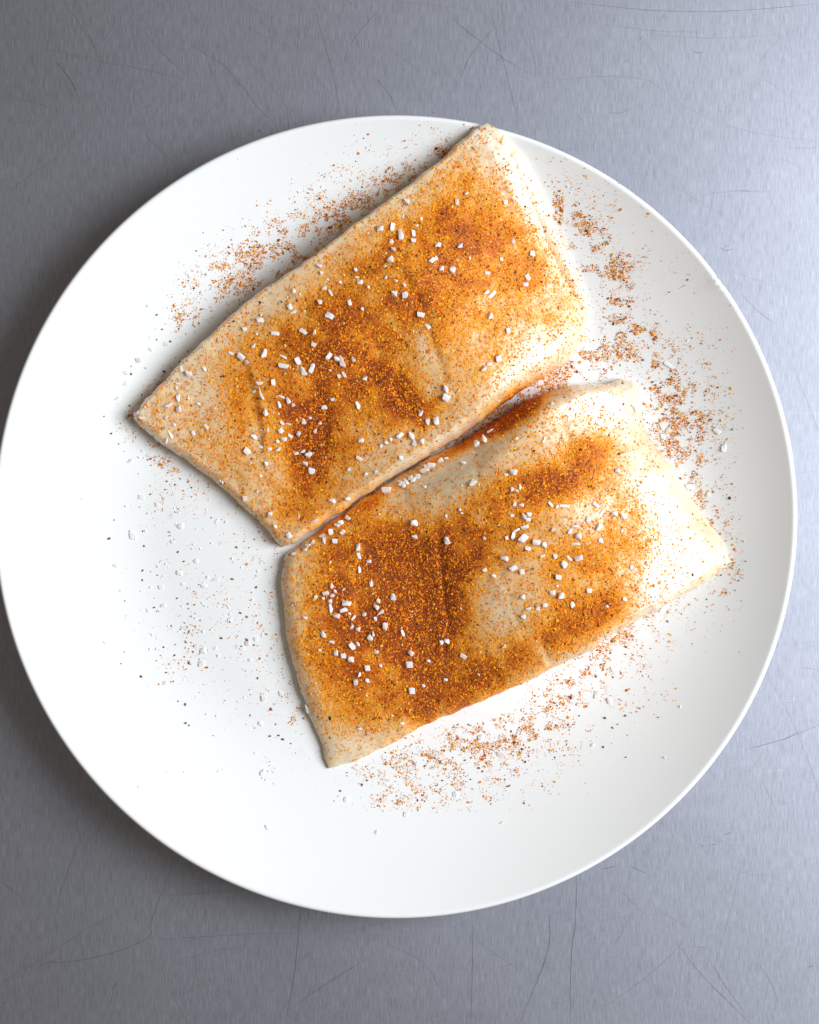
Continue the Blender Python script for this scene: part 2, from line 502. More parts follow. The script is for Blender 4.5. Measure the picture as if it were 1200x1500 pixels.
PLATE_BLOBS = [
 (388,392,30,18,-35,1.0),(372,415,18,12,-30,.8),(430,365,30,20,-30,.62),(405,350,30,22,-30,.38),(465,335,30,18,-30,.62),(505,312,30,16,-30,.7),(545,285,30,14,-33,.6),(350,385,26,22,0,.35),
 (310,415,26,18,-30,.30),(265,465,10,16,20,.65),(300,450,30,20,-30,.25),(590,255,34,16,-33,.32),(640,225,34,9,-33,.6),(560,245,50,26,-20,.12),(460,290,50,20,-30,.16),(290,515,60,8,-42,.5),(230,570,40,6,-42,.6),
 (820,302,12,9,30,.9),(860,345,20,12,20,.85),(838,325,14,10,40,.65),(870,325,10,14,20,.5),(890,392,26,9,-12,.8),(905,405,12,14,0,.5),(905,440,18,18,0,.42),(830,350,8,40,-20,.22),
 (935,487,18,7,-5,.75),(900,480,12,14,0,.45),(925,510,30,20,0,.32),(960,520,20,24,0,.30),(985,565,14,14,0,.55),(965,560,14,24,0,.42),(990,610,24,28,0,.5),(1005,640,28,28,0,.38),(1015,590,26,40,0,.20),
 (975,640,12,26,-20,.4),(1018,715,14,12,-20,.55),(1035,700,14,20,0,.2),(1030,758,9,16,-30,.5),(1050,765,12,14,0,.18),(860,535,44,16,-20,.45),(880,520,30,12,-10,.3),(845,300,40,30,0,.10),
 (770,585,40,13,-38,3.2),(735,608,40,14,-38,3.2),(690,640,40,12,-32,2.4),(640,672,40,10,-28,2.0),(600,700,30,8,-25,.9),(540,725,40,6,-28,.9),(810,560,26,14,-30,.8),
 (880,950,20,10,-30,.55),(905,935,24,10,-30,.45),(870,975,34,16,-20,.26),(935,925,34,26,-30,.16),(950,900,40,5,-32,.45),(900,1000,40,24,0,.13),
 (735,1078,40,9,-6,1.5),(690,1072,30,9,-10,.35),(760,1062,44,7,-6,.42),(790,1050,44,20,-20,.22),(830,1010,44,18,-25,.25),(700,1110,60,22,-15,.26),(620,1125,50,26,-15,.34),(570,1145,30,24,0,.26),(560,1165,14,10,0,.32),
 (780,1100,50,20,0,.16),(670,1150,60,22,0,.16),(740,1140,40,14,0,.12),(640,1170,60,16,0,.08),(1080,850,24,20,0,.14),(1060,800,20,40,-20,.14),(1000,870,40,30,0,.08),
 (245,745,24,12,0,.14),(260,710,24,14,0,.10),(330,720,30,10,40,.18),(270,950,20,30,0,.10),(380,800,26,22,0,.12),(300,870,60,80,0,.035),(395,900,14,70,0,.12),(430,1040,10,40,-12,.25),(400,1130,10,10,0,.20),(370,960,40,60,0,.03),
 (800,440,80,120,0,.06),(1000,600,60,120,0,.06),(240,640,30,20,40,.2),(220,660,40,8,40,.3),
]


def blob_sum(px, py, blobs):
    s = np.zeros_like(px, dtype=float)
    for x, y, sa, sb, ang, k in blobs:
        c, sn = math.cos(math.radians(ang)), math.sin(math.radians(ang))
        dx, dy = px - x, py - y
        u = (dx * c + dy * sn) / sa; v = (-dx * sn + dy * c) / sb
        s += k * np.exp(-0.5 * (u * u + v * v))
    return s


def density(px, py):
    d = blob_sum(px, py, BLOBS) * 0.62 + 0.17
    d *= np.clip(1 - 0.8 * blob_sum(px, py, BARE), 0.15, 1)
    n = fbm(px / 34, py / 34, 21, 3); n2 = fbm(px / 9, py / 9, 31, 2)
    return d * np.clip(0.35 + 1.3 * n, 0.3, 1.5) * np.clip(0.1 + 1.8 * n2, 0.1, 1.7)


def stain_at(px, py):
    d = blob_sum(px, py, BLOBS) * 0.62
    d *= np.clip(1 - 0.65 * blob_sum(px, py, BARE), 0.3, 1)
    n = fbm(px / 26, py / 26, 21, 3)
    return np.clip(1.15 * d * (0.45 + 1.1 * n) - 0.05, 0, 1) ** 1.25


def plate_density(px, py):
    d = 1.4 * blob_sum(px, py, PLATE_BLOBS)
    n = fbm(px / 13, py / 13, 51, 2)
    n2 = fbm(px / 5, py / 5, 71, 2)
    return d * np.clip(3.6 * n - 1.15, 0.04, 2.2) * np.clip(2.6 * n2 - .4, .15, 1.8)


# ------------------------------------------------------------------ fish fillets
def seg_dist(pt, poly):
    """distance of points (n,2) to an open polyline and the signed side of the nearest piece"""
    best = np.full(len(pt), 1e9); side = np.zeros(len(pt))
    for a, b in zip(poly[:-1], poly[1:]):
        ab = b - a
        t = np.clip(((pt - a) @ ab) / (ab @ ab + 1e-12), 0, 1)
        q = pt - (a + t[:, None] * ab)
        d = np.hypot(q[:, 0], q[:, 1])
        cr = ab[0] * (pt[:, 1] - a[1]) - ab[1] * (pt[:, 0] - a[0])
        m = d < best
        best[m] = d[m]; side[m] = np.sign(cr[m])
    return best, side


def resample(poly, ts):
    seg = np.linalg.norm(np.diff(poly, axis=0), axis=1)
    s = np.concatenate([[0], np.cumsum(seg)]); s /= s[-1]
    return np.stack([np.interp(ts, s, poly[:, 0]), np.interp(ts, s, poly[:, 1])], 1)


def fillet(name, label, top, right, bottom, left, thick, radii, creases, zedge, bridge):
    """a cut slab of fish: outline of four edges, thickness over the long (u) and short (v) way, flake seams"""
    nu, nv = 230, 170

    def spread(n):
        t = np.linspace(0, 1, n)
        return t - 0.11 * np.sin(2 * np.pi * t)          # finer towards the cut edges
    us, vsn = spread(nu), spread(nv)
    to_m = lambda pts: np.array([[*P(x, y, zedge)[:2]] for x, y in pts])
    jag = lambda c, s: c + np.stack([fbm(c[:, 0] * 260, c[:, 1] * 260, s, 3) - .5, fbm(c[:, 0] * 260 + 9, c[:, 1] * 260, s + 5, 3) - .5], 1) * 0.0013
    eT, eR, eB, eL = [to_m(catmull(e, 8)) for e in (top, right, bottom, left)]
    T = resample(eT, us); B = resample(eB, us); L = resample(eL, vsn); R = resample(eR, vsn)
    U, W = np.meshgrid(us, vsn, indexing='ij')
    U3, W3 = U[..., None], W[..., None]
    G = (1 - W3) * T[:, None] + W3 * B[:, None] + (1 - U3) * L[None] + U3 * R[None] \
        - ((1 - U3) * (1 - W3) * T[0] + U3 * (1 - W3) * T[-1] + (1 - U3) * W3 * B[0] + U3 * W3 * B[-1])
    pt = G.reshape(-1, 2)
    pt = jag(pt, 77)
    G = pt.reshape(nu, nv, 2)
    # distances to each cut edge
    S = np.ones(len(pt))
    Uf, Wf = U.ravel(), W.ravel()
    for edge, rad in zip((G[:, 0], G[-1, :], G[:, -1], G[0, :]), radii):
        d, _ = seg_dist(pt, edge)
        r = rad(Uf, Wf)
        t = np.clip(d / r, 0, 1)
        S *= np.sqrt(np.clip(1 - (1 - t) ** 2, 0, 1)) ** 0.9
    px = pt[:, 0] / (CAM_H - zedge) * FOC + 600
    py = 750 - pt[:, 1] / (CAM_H - zedge) * FOC
    h = thick(Uf, Wf, px, py)
    h = h + 0.0016 * (fbm(px / 110, py / 110, 3, 2) - .5) + 0.00045 * (fbm(px / 26, py / 26, 8, 3) - .5)
    # muscle flakes: long, low ridges across the slab
    for poly, depth, wid, step, sw in creases:
        c = catmull(poly, 8)
        d, sd = seg_dist(np.stack([px, py], 1), c)
        d = d + 3.0 * (fbm(px / 12, py / 12, 15, 2) - .5)
        d = np.abs(d)
        h = h - 0.7 * depth * np.exp(-(d / wid) ** 2) + 0.5 * step * sd * np.exp(-d / sw) * np.clip(d / 3.0, 0, 1)
    # faint bowed seams between the muscle flakes
    ph = Uf * 10 + 1.6 * (Wf - .5) ** 2 * 4 + 1.2 * fbm(px / 70, py / 70, 91, 2) + 0.25 * fbm(px / 14, py / 14, 95, 2)
    fr = np.abs(ph - np.round(ph))
    h = h - 0.00016 * np.exp(-(fr / 0.055) ** 2) * np.clip(2.2 * fbm(px / 60, py / 60, 97, 2) - .55, 0, 1)
    h = h + 0.00016 * (fbm(px / 6, py / 6, 61, 2) - .5)
    h = np.maximum(h, 0.002)
    r = np.hypot(pt[:, 0] - PCX, pt[:, 1] - PCY)
    zb = plate_z(np.minimum(r, R1)) + 0.00025
    # stiff flesh bridges the hollow of the plate instead of following it
    zs = Z0 + 0.0006 + (ZR - Z0 - 0.0006) * np.clip((r - 0.066) / (R1 - 0.066), 0, 1) ** 1.35
    h = np.maximum(h - (zb - Z0 - 0.00085) * (sstep(.1, 1.0, Wf) if bridge else 1.0) * sstep(.5, .75, Uf), 0.0028)
    zt = zb + 0.0009 + h * S + np.maximum(zs - zb, 0) * S * (1 - sstep(0, .9, Wf)) * bridge
    n = nu * nv
    V = np.concatenate([np.column_stack([pt, zt]), np.column_stack([pt, zb])])
    idx = np.arange(n).reshape(nu, nv)
    a, b, c, d = idx[:-1, :-1].ravel(), idx[1:, :-1].ravel(), idx[1:, 1:].ravel(), idx[:-1, 1:].ravel()
    Ft = np.column_stack([a, d, c, b])
    Fb = np.column_stack([a, b, c, d]) + n
    ring = np.concatenate([idx[:, 0], idx[-1, 1:], idx[-2::-1, -1], idx[0, -2:0:-1]])
    nx = np.roll(ring, -1)
    Fs = np.column_stack([ring, nx, nx + n, ring + n])
    me = mesh_np(name, V, np.concatenate([Ft, Fb, Fs]), True)
    bm = bmesh.new(); bm.from_mesh(me); bmesh.ops.recalc_face_normals(bm, faces=bm.faces[:]); bm.to_mesh(me); bm.free()
    # where the seasoning has soaked in (plan position from the true height of each point)
    sx = V[:, 0] / (CAM_H - V[:, 2]) * FOC + 600; sy = 750 - V[:, 1] / (CAM_H - V[:, 2]) * FOC
    st = stain_at(sx, sy)
    at = me.attributes.new('stain', 'FLOAT', 'POINT')
    at.data.foreach_set('value', st.astype(np.float32))
    o = link(name, me, FISH)
    tag(o, label, 'fish fillet', 'seasoned fish fillets on the plate')
    return o


def sstep(a, b, x):
    t = np.clip((x - a) / (b - a), 0, 1)
    return t * t * (3 - 2 * t)


def smin(a, b, k=420.0):
    return -np.log(np.exp(-k * a) + np.exp(-k * b)) / k


upper = fillet(
    'fish_fillet', 'raw white fish fillet whose corner reaches up onto the plate rim, dusted orange',
    top=[(191,610),(235,556),(300,494),(345,452),(374,428),(402,410),(440,386),(482,358),(530,322),(565,297),(600,272),(645,238),(685,203),(713,187)],
    right=[(713,187),(740,206),(770,245),(795,290),(820,340),(845,395),(862,440),(866,490)],
    bottom=[(412,803),(440,790),(475,764),(515,738),(560,708),(610,677),(660,648),(705,616),(745,586),(785,558),(830,530),(866,490)],
    left=[(191,610),(215,636),(250,660),(300,697),(345,735),(380,768),(400,793),(412,803)],
    thick=lambda u, v, px, py: smin(0.0050 + 0.0235 * u, 0.003 + 0.048 * (1 - u)) * (0.62 + 0.38 * sstep(0, 0.4, v))
        - 0.0022 * np.exp(-(((px - 452) / 55) ** 2 + ((py - 650) / 70) ** 2)) - 0.0014 * np.exp(-(((px - 560) / 50) ** 2 + ((py - 500) / 60) ** 2)),
    radii=(lambda u, v: 0.0020 + 0 * u, lambda u, v: 0.009 + 0 * u, lambda u, v: 0.0024 + 0.005 * u ** 2, lambda u, v: 0.0032 + 0 * u),
    creases=[([(598,415),(618,450),(632,488),(640,520),(650,540)],.0007,4,-.0006,26), ([(360,530),(372,570),(380,610),(384,650)],.0005,4,-.0009,24),
             ([(585,540),(575,565),(590,590),(610,610)],.0007,5,.0004,16), ([(640,395),(610,440),(600,480)],.0004,4,.0003,20),
             ([(700,270),(690,330),(700,400)],.0003,6,.0002,20), ([(460,560),(480,600),(478,650)],.0004,5,-.0003,18),
             ([(520,440),(545,480),(560,530)],.0004,5,-.0003,18), ([(590,320),(597,350),(590,380)],.0004,4,.0002,12)],
    zedge=0.016, bridge=1.0)

lower = fillet(
    'fish_fillet', 'raw white fish fillet with dark red-brown paprika patch and thin drooping tail corner',
    top=[(412,803),(442,785),(477,760),(516,733),(561,704),(614,671),(664,648),(708,623),(750,596),(783,578),(815,567),(850,561),(885,560),(915,553)],
    right=[(915,553),(938,564),(938,590),(952,632),(975,668),(1005,712),(1035,758),(1060,798),(1070,822)],
    bottom=[(482,1130),(520,1118),(575,1092),(640,1058),(700,1032),(755,1008),(800,986),(860,955),(915,920),(970,890),(1030,856),(1070,822)],
    left=[(416,812),(410,850),(413,900),(423,955),(438,1010),(455,1060),(470,1092),(476,1118),(482,1130)],
    thick=lambda u, v, px, py: smin(0.0036 + 0.014 * u + 0.0070 * sstep(0.26, 0.62, u + 0.10 * (v - .5)), 0.0085 + 0.043 * (1 - u))
        + 0.0010 * np.sin(np.pi * v) - 0.0035 * sstep(0.6, 1.0, v) * sstep(0.35, 0.0, u)
        - 0.0016 * np.exp(-(((px - 628) / 34) ** 2 + ((py - 890) / 75) ** 2)),
    radii=(lambda u, v: 0.0025 + 0.0115 * np.sin(np.pi * u) ** 2, lambda u, v: 0.009 + 0 * u, lambda u, v: 0.0040 + 0.006 * sstep(.5, 0, u), lambda u, v: 0.0045 + 0.003 * v),
    creases=[([(640,800),(648,850),(650,880),(656,915),(650,950)],.0008,4,.0005,20), ([(726,835),(740,870),(752,905)],.0003,4,.0003,22),
             ([(705,940),(720,975),(735,1005)],.0004,4,-.0003,16), ([(790,935),(798,960),(812,985)],.0007,4,.0004,16),
             ([(745,680),(735,730),(742,790)],.0003,5,.0002,18), ([(830,640),(850,700),(880,760),(890,830)],.0003,6,-.0003,24),
             ([(450,1040),(465,1075),(480,1100)],.0006,4,.0003,12), ([(530,800),(520,860),(530,930)],.0003,6,.0003,20)],
    zedge=0.014, bridge=0.0)

# ------------------------------------------------------------------ what lies where
bpy.context.view_layer.update()
TREES = {}
TREES[plate.name] = PLATE_TREE
for o in (upper, lower):
    vv = [v.co[:] for v in o.data.vertices]
    TREES[o.name] = BVHTree.FromPolygons(vv, [p.vertices[:] for p in o.data.polygons])
ORDER = [(upper, TREES[upper.name]), (lower, TREES[lower.name]), (plate, TREES[plate.name])]
EYE = Vector((0, 0, CAM_H))


def surface(px, py):
    """the surface under a plan position: owner, point, normal"""
    d = P(px, py, 0) - EYE
    d.normalize()
    best = None
    for o, t in ORDER:
        loc, nor, i, dist = t.ray_cast(EYE, d)
        if loc is not None and (best is None or dist < best[3]):
            best = (o, loc, nor, dist)
    return best


def build_grains(name, pts, nors, sizes, colors, sink=0.15):
    """many small irregular grains as one mesh"""
    n = len(pts)
    base = np.array([(1, 0, 0), (-1, 0, 0), (0, 1, 0), (0, -1, 0), (0, 0, 1), (0, 0, -1)], float)
    Fb = np.array([(0, 2, 4), (2, 1, 4), (1, 3, 4), (3, 0, 4), (2, 0, 5), (1, 2, 5), (3, 1, 5), (0, 3, 5)])
    a = rng.uniform(0, 2 * np.pi, n)
    nz = nors / np.linalg.norm(nors, axis=1)[:, None]
    nz = nz + rng.normal(0, .22, nz.shape); nz /= np.linalg.norm(nz, axis=1)[:, None]
    ref = np.column_stack([np.cos(a), np.sin(a), np.zeros(n)])
    tx = ref - (ref * nz).sum(1)[:, None] * nz; tx /= np.linalg.norm(tx, axis=1)[:, None]
    ty = np.cross(nz, tx)
    asp = rng.uniform(0.45, 1.0, n); hgt = rng.uniform(0.25, 0.55, n) * asp
    J = base[None] * (1 + rng.uniform(-.35, .35, (n, 6, 1))) + rng.normal(0, .16, (n, 6, 3))
    hs = sizes * 0.5
    V = pts[:, None] + (J[..., 0:1] * tx[:, None] + J[..., 1:2] * (asp[:, None, None] * ty[:, None]) + J[..., 2:3] * (hgt[:, None, None] * nz[:, None])) * hs[:, None, None]
    V = V + (nz * (hs * hgt * (1 - 2 * sink))[:, None])[:, None]
    F = (Fb[None] + (np.arange(n) * 6)[:, None, None]).reshape(-1, 3)
    me = mesh_np(name, V.reshape(-1, 3), F)
    at = me.attributes.new('grain_color', 'FLOAT_COLOR', 'POINT')
    c = np.repeat(np.column_stack([colors, np.ones(n)]), 6, axis=0)
    at.data.foreach_set('color', c.astype(np.float32).ravel())
    return link(name, me, GRAIN)


PAL = np.array([(0.95, 0.335, 0.007), (0.88, 0.225, 0.005), (0.52, 0.09, 0.004), (0.95, 0.43, 0.015), (0.24, 0.045, 0.006), (0.09, 0.04, 0.016), (0.85, 0.60, 0.22), (0.16, 0.12, 0.025)])


def pick(n, w):
    w = np.array(w, float); w /= w.sum()
    c = PAL[rng.choice(len(PAL), n, p=w)]
    return c * rng.uniform(.75, 1.25, (n, 1))


buckets = {upper.name: [], lower.name: [], plate.name: []}
NTRY = 380000
X = rng.uniform(170, 1090, NTRY); Y = rng.uniform(170, 1190, NTRY)
DF = density(X, Y); DP = plate_density(X, Y)
SA = stain_at(X, Y)
RA = rng.random(NTRY)
cand = np.where(RA < np.maximum(DF * 1.0, DP * 1.4) + 0.0)[0]
for i in cand:
    h = surface(X[i], Y[i])
    if h is None: continue
    o = h[0]
    if o is plate:
        if RA[i] > DP[i] * 1.4: continue
    elif RA[i] > DF[i] * 1.0: continue
    buckets[o.name].append((h[1], h[2], SA[i] if o is not plate else DP[i]))
# thick clumps of powder on the plate and in the gap between the fillets
X = rng.uniform(220, 1060, 400000); Y = rng.uniform(180, 1120, 400000)
DP = plate_density(X, Y); RA = rng.random(400000)
for i in np.where((DP > .45) & (RA < (DP - .45) * 1.1))[0]:
    h = surface(X[i], Y[i])
    if h is not None and h[0] is plate: buckets[plate.name].append((h[1], h[2], DP[i]))
for o, nm, lab in ((upper, 'paprika_powder', 'orange paprika powder dusted over the fillet that reaches the rim'),
                   (lower, 'paprika_powder', 'red-brown paprika powder caked on the fillet with the drooping tail'),
                   (plate, 'paprika_powder', 'loose paprika powder spilled on the bare white plate')):
    b = buckets[o.name]
    pts = np.array([p[0][:] for p in b]); nor = np.array([p[1][:] for p in b]); dn = np.array([p[2] for p in b])
    nor[nor[:, 2] < 0] *= -1
    n = len(b)
    if o is plate:
        sz = rng.lognormal(math.log(0.00036), .45, n) * np.where(rng.random(n) < .5, .6, 1); cl = pick(n, (7, 5, 3.5, 4.5, 1.8, .8, .4, .3)) * np.array([.92, 0.98, 1.0])
    else:
        sz = rng.lognormal(math.log(0.00050), .42, n)
        c1 = pick(n, (7, 4, .5, 4.5, .15, .06, .4, .08)); c2 = pick(n, (2.0, 5.0, 5, .3, 2.4, .12, .1, .05))
        m = (rng.random(n) < np.clip(dn * 2.0 - .6, 0, .86))[:, None]
        cl = np.where(m, c2, c1)
    g = build_grains(nm, pts, nor, np.clip(sz, .00014, .0012), cl, sink=0.3 if o is not plate else 0.02)
    tag(g, lab, 'spice powder', kind='stuff')
    print(nm, o.name, n)

# dark ground-pepper specks strewn over both fillets
for o, lab in ((upper, 'tiny black and green pepper specks on the fillet that reaches the rim'), (lower, 'tiny black and green pepper specks on the fillet with the drooping tail')):
    pts, nor = [], []
    tries = 0
    while len(pts) < 260 and tries < 9000:
        tries += 1
        x, y = rng.uniform(180, 1080), rng.uniform(180, 1140)
        h = surface(x, y)
        if h is None or h[0] is not o: continue
        pts.append(h[1][:]); nor.append(h[2][:])
    pts = np.array(pts); nor = np.array(nor); n = len(pts)
    cl = np.where(rng.random((n, 1)) < .25, np.array([[.11, .10, .025]]), np.array([[.045, .022, .012]])) * rng.uniform(.6, 1.5, (n, 1))
    g = build_grains('pepper_specks', pts, nor, np.clip(rng.lognormal(math.log(.00052), .35, n), .0003, .0013), cl, sink=.2)
    tag(g, lab, 'pepper specks', kind='stuff')


# ------------------------------------------------------------------ salt
def crystal_mesh(k):
    r = np.random.default_rng(100 + k)
    bm = bmesh.new()
    pw = r.uniform(.35, .75)
    for i in range(22):
        v = r.normal(size=3); v /= np.linalg.norm(v)
        q = np.sign(v) * np.abs(v) ** pw
        q = q / max(1e-6, np.max(np.abs(q))) * r.uniform(.66, 1.0)
        bm.verts.new((q[0] * .5, q[1] * .5, q[2] * .5))
    res = bmesh.ops.convex_hull(bm, input=bm.verts[:])
    bmesh.ops.delete(bm, geom=[g for g in res['geom_interior'] if isinstance(g, bmesh.types.BMVert)], context='VERTS')
    zmin = min(v.co.z for v in bm.verts)
    for v in bm.verts: v.co.z -= zmin
    bmesh.ops.recalc_face_normals(bm, faces=bm.faces[:])
    me = bpy.data.meshes.new('salt_crystal'); bm.to_mesh(me); bm.free()
    me.materials.append(SALT)
    return me


CRYS = [crystal_mesh(k) for k in range(14)]
# each list: (origin x, origin y, zoom, [(x, y, length, width, angle) ...]) as read off enlargements
S_A = [(1118,18,28,10,0),(1132,40,30,28,0),(1170,62,16,16,0),(975,66,28,20,0),(1003,85,38,18,70),(1045,40,18,18,0),(990,28,18,10,0),(957,128,28,26,0),(1088,130,34,20,70),(1143,157,18,18,0),(840,78,26,22,60),(868,93,12,12,0),(826,148,34,22,70),(838,170,36,20,0),(888,168,16,14,0),(1000,188,48,30,30),(693,208,40,22,0),(625,246,28,20,0),(760,264,46,22,0),(884,257,46,20,35),(933,257,28,16,100),(928,314,30,20,25),(663,318,30,18,110),(712,354,44,28,105),(567,352,34,16,30),(612,366,40,26,30),(635,393,30,24,150),(796,368,40,14,15),(860,386,42,28,60),(798,408,52,24,15),(883,433,48,26,70),(921,419,58,24,110),(995,366,44,24,130),(1052,390,60,26,70),(1030,375,36,20,0),(1103,380,28,18,60),(1063,447,36,14,60),(1040,453,22,20,0),(1153,461,26,24,100),(345,420,38,18,65),(378,440,38,28,0),(448,421,34,14,40),(333,484,24,10,0),(327,505,16,14,0),(333,548,46,20,95),(376,546,26,14,60),(293,581,54,18,-25),(336,596,40,28,90),(423,574,22,20,0),(281,634,24,18,110),(317,665,20,14,40),(400,704,26,16,60),(457,675,38,16,50),(300,710,40,16,50),(284,736,34,14,110),(152,616,40,20,-15),(172,636,36,14,10),(690,484,46,18,0),(693,520,50,12,75),(668,520,22,14,-30),(703,545,30,12,60),(752,481,34,22,80),(718,612,40,24,50),(778,578,40,16,60),(816,558,36,22,70),(838,580,20,18,60),(788,543,36,14,20),(975,590,34,24,-20),(1012,556,26,14,10),(1123,581,38,24,60),(912,636,22,14,20),(884,653,32,22,70),(957,659,20,16,0),(935,695,26,16,110),(790,658,26,18,50),(814,664,40,12,5),(786,692,30,26,60),(727,689,24,14,90),(666,719,32,24,20),(697,690,20,12,0),(864,705,30,22,130),(796,730,36,24,10),(826,716,28,16,30),(770,740,24,18,0),(772,773,28,22,0),(700,765,40,14,10),(736,772,24,18,0),(637,784,36,30,40),(720,837,22,22,0),(907,797,40,28,-40),(920,870,44,32,20),(880,782,28,20,0),(853,792,26,16,0),(890,838,34,22,0),(1130,815,36,18,30),(1138,734,32,22,10),(627,991,28,28,0),(738,1056,22,22,0),(760,1113,22,18,0),(1008,1000,40,22,10),(930,1088,42,18,0),(865,1068,26,10,90),(823,1152,34,26,60),(876,1138,26,12,-40),(1083,860,18,18,0),(1157,886,18,12,0),(1015,1070,34,28,20),(1036,1076,32,28,-30),(1078,990,30,22,-30),(1057,1030,30,20,30),(955,1132,36,24,-40),(1005,1138,34,26,90),(1055,1137,30,22,-50),(915,1158,26,16,-70),(975,1172,30,18,100),(1022,1178,26,24,0),(868,1168,22,14,0)]
S_B = [(225,548,46,22,105),(260,578,60,28,85),(285,437,34,28,0),(271,500,34,12,95),(350,512,18,18,0),(318,575,34,20,90),(332,541,20,14,0),(318,608,24,22,0),(220,610,26,24,90),(172,550,34,18,-40),(228,648,26,26,0),(217,692,36,32,-20),(425,626,32,26,0),(510,438,36,20,90),(550,400,22,12,-40),(520,629,30,28,90),(400,696,34,22,-40),(416,684,26,20,20),(440,730,28,24,0),(488,736,36,30,120),(720,440,24,20,0),(703,690,20,18,90),(195,768,20,14,90),(62,735,18,18,0),(232,843,34,34,0),(280,845,34,28,90),(275,800,26,14,40),(350,933,38,26,10),(380,985,36,18,40),(635,833,34,24,-10),(662,843,56,20,-45),(656,940,28,26,90),(733,1005,30,26,90),(820,768,38,28,60),(810,800,30,24,0),(838,665,30,30,0),(755,610,30,20,90),(690,1125,44,30,90),(625,1170,30,30,0),(650,1150,30,20,0),(640,750,30,14,0)]
S_C = [(285,275,32,20,100),(333,278,26,24,0),(145,323,28,14,5),(205,283,30,12,-20),(200,298,14,12,0),(937,20,38,30,-45),(727,40,18,14,0),(1110,48,24,20,70),(1146,40,26,16,70),(1130,58,20,16,0),(1122,115,28,18,80),(1150,120,30,18,0),(1110,166,20,14,0),(1160,170,34,26,20),(1186,160,32,22,0),(1182,182,26,20,0),(880,140,16,14,0),(890,155,16,12,0),(821,167,22,12,80),(682,198,38,32,-10),(682,262,30,26,-20),(825,278,40,26,60),(988,264,22,16,80),(1088,263,22,18,80),(1116,255,40,20,100),(1165,218,46,22,-20),(1130,230,40,14,-30),(1160,268,50,34,-40),(1180,310,30,22,20),(432,303,44,24,80),(438,344,36,18,70),(482,366,26,20,0),(440,404,32,18,70),(492,464,38,18,75),(315,474,30,22,50),(292,505,36,24,-20),(333,498,22,14,60),(321,517,22,18,0),(368,490,18,16,0),(280,530,18,16,0),(311,542,24,22,0),(248,525,24,16,-50),(314,574,44,22,65),(384,551,48,26,10),(370,581,44,22,-15),(340,607,38,22,-5),(396,596,18,14,0),(413,615,34,14,-50),(407,655,30,16,-60),(434,665,26,24,0),(461,600,22,22,0),(522,540,24,22,-60),(513,566,34,22,30),(532,590,44,22,-10),(510,620,24,16,90),(588,525,38,26,85),(553,652,40,26,100),(486,703,40,26,50),(500,685,30,14,80),(631,682,38,16,75),(434,728,28,18,75),(280,686,44,22,60),(319,721,36,16,0),(200,617,26,20,0),(267,757,16,14,0),(337,768,34,24,80),(369,782,30,26,0),(408,740,40,28,60),(403,797,34,30,0),(515,765,24,18,0),(474,835,30,28,0),(533,824,24,16,70),(440,865,24,16,90),(474,890,22,20,0),(424,897,30,22,80),(665,768,34,28,30),(658,820,38,34,0),(744,804,20,18,0),(801,722,24,22,0),(826,717,28,28,0),(670,935,34,34,0),(721,912,22,16,0),(820,886,22,16,20),(898,784,36,22,20),(1075,738,22,20,0),(1030,430,24,16,0),(990,405,26,22,-60),(1075,353,46,24,5),(1116,398,42,24,-20),(1153,413,26,26,0),(1156,524,26,26,0),(1182,572,24,24,40),(1160,608,28,24,90),(440,1105,24,18,-20),(627,1078,22,14,0),(211,1015,46,18,70)]
S_D = [(155,575,42,32,10),(125,585,22,16,0),(171,428,14,12,0),(291,434,30,16,95),(327,272,28,16,80),(345,212,44,20,60),(840,105,60,18,30),(1052,396,44,20,20),(1082,468,46,26,90),(815,418,34,30,90),(835,388,40,28,90),(613,570,30,26,0),(690,300,36,30,0),(320,716,34,16,55),(347,727,24,14,-40),(382,722,60,16,5),(484,782,30,28,90),(520,720,44,20,45),(545,752,46,16,-35),(598,758,36,28,0),(640,768,40,30,0),(530,818,36,30,90),(540,875,28,26,0),(425,815,40,20,-15),(404,835,26,24,0),(440,856,34,34,0),(432,890,44,16,-10),(330,826,24,22,-50),(292,893,28,28,0),(258,880,44,30,10),(284,943,34,14,-15),(340,945,26,24,0),(401,953,46,14,50),(443,953,44,30,-5),(380,980,38,30,40),(675,993,24,20,90),(355,1036,30,26,0),(327,1105,34,30,0),(367,1118,36,30,90),(416,1157,32,24,60),(490,1095,26,26,0),(645,1132,24,22,0),(566,1165,20,14,0),(296,1158,26,22,0),(263,1175,24,20,90),(728,789,18,18,0),(632,830,22,16,90),(348,1076,16,14,0),(780,1075,26,20,0),(1012,672,26,20,90),(930,640,40,28,0)]
S_E = [(612,268,38,30,90),(612,308,34,34,30),(570,410,46,26,90),(530,412,40,22,90),(460,473,38,32,90),(469,507,36,22,80),(505,500,26,26,0),(408,475,40,20,-30),(348,505,20,18,0),(368,490,22,14,40),(325,520,20,14,90),(302,633,22,16,90),(413,573,24,20,90),(383,613,34,14,-10),(498,375,28,24,-60),(666,275,16,16,0),(920,487,16,14,0),(775,395,40,16,-25),(735,485,40,32,60),(771,467,40,34,90),(687,595,28,20,0),(340,692,46,34,0),(392,640,28,24,90),(433,616,30,26,90),(466,622,26,24,0),(432,664,36,30,90),(408,655,34,22,90),(500,590,44,32,-20),(526,604,30,28,0),(550,608,34,28,0),(570,550,34,22,-20),(595,540,26,16,0),(480,642,30,24,0),(455,645,28,28,0),(183,624,20,16,0),(257,645,22,16,-30)]
S_F = [(890,533,34,22,0),(690,457,36,30,0),(500,640,50,16,35),(1190,350,40,30,0),(903,565,20,20,0),(1068,550,24,20,0),(993,300,24,20,0),(260,580,30,26,0)]
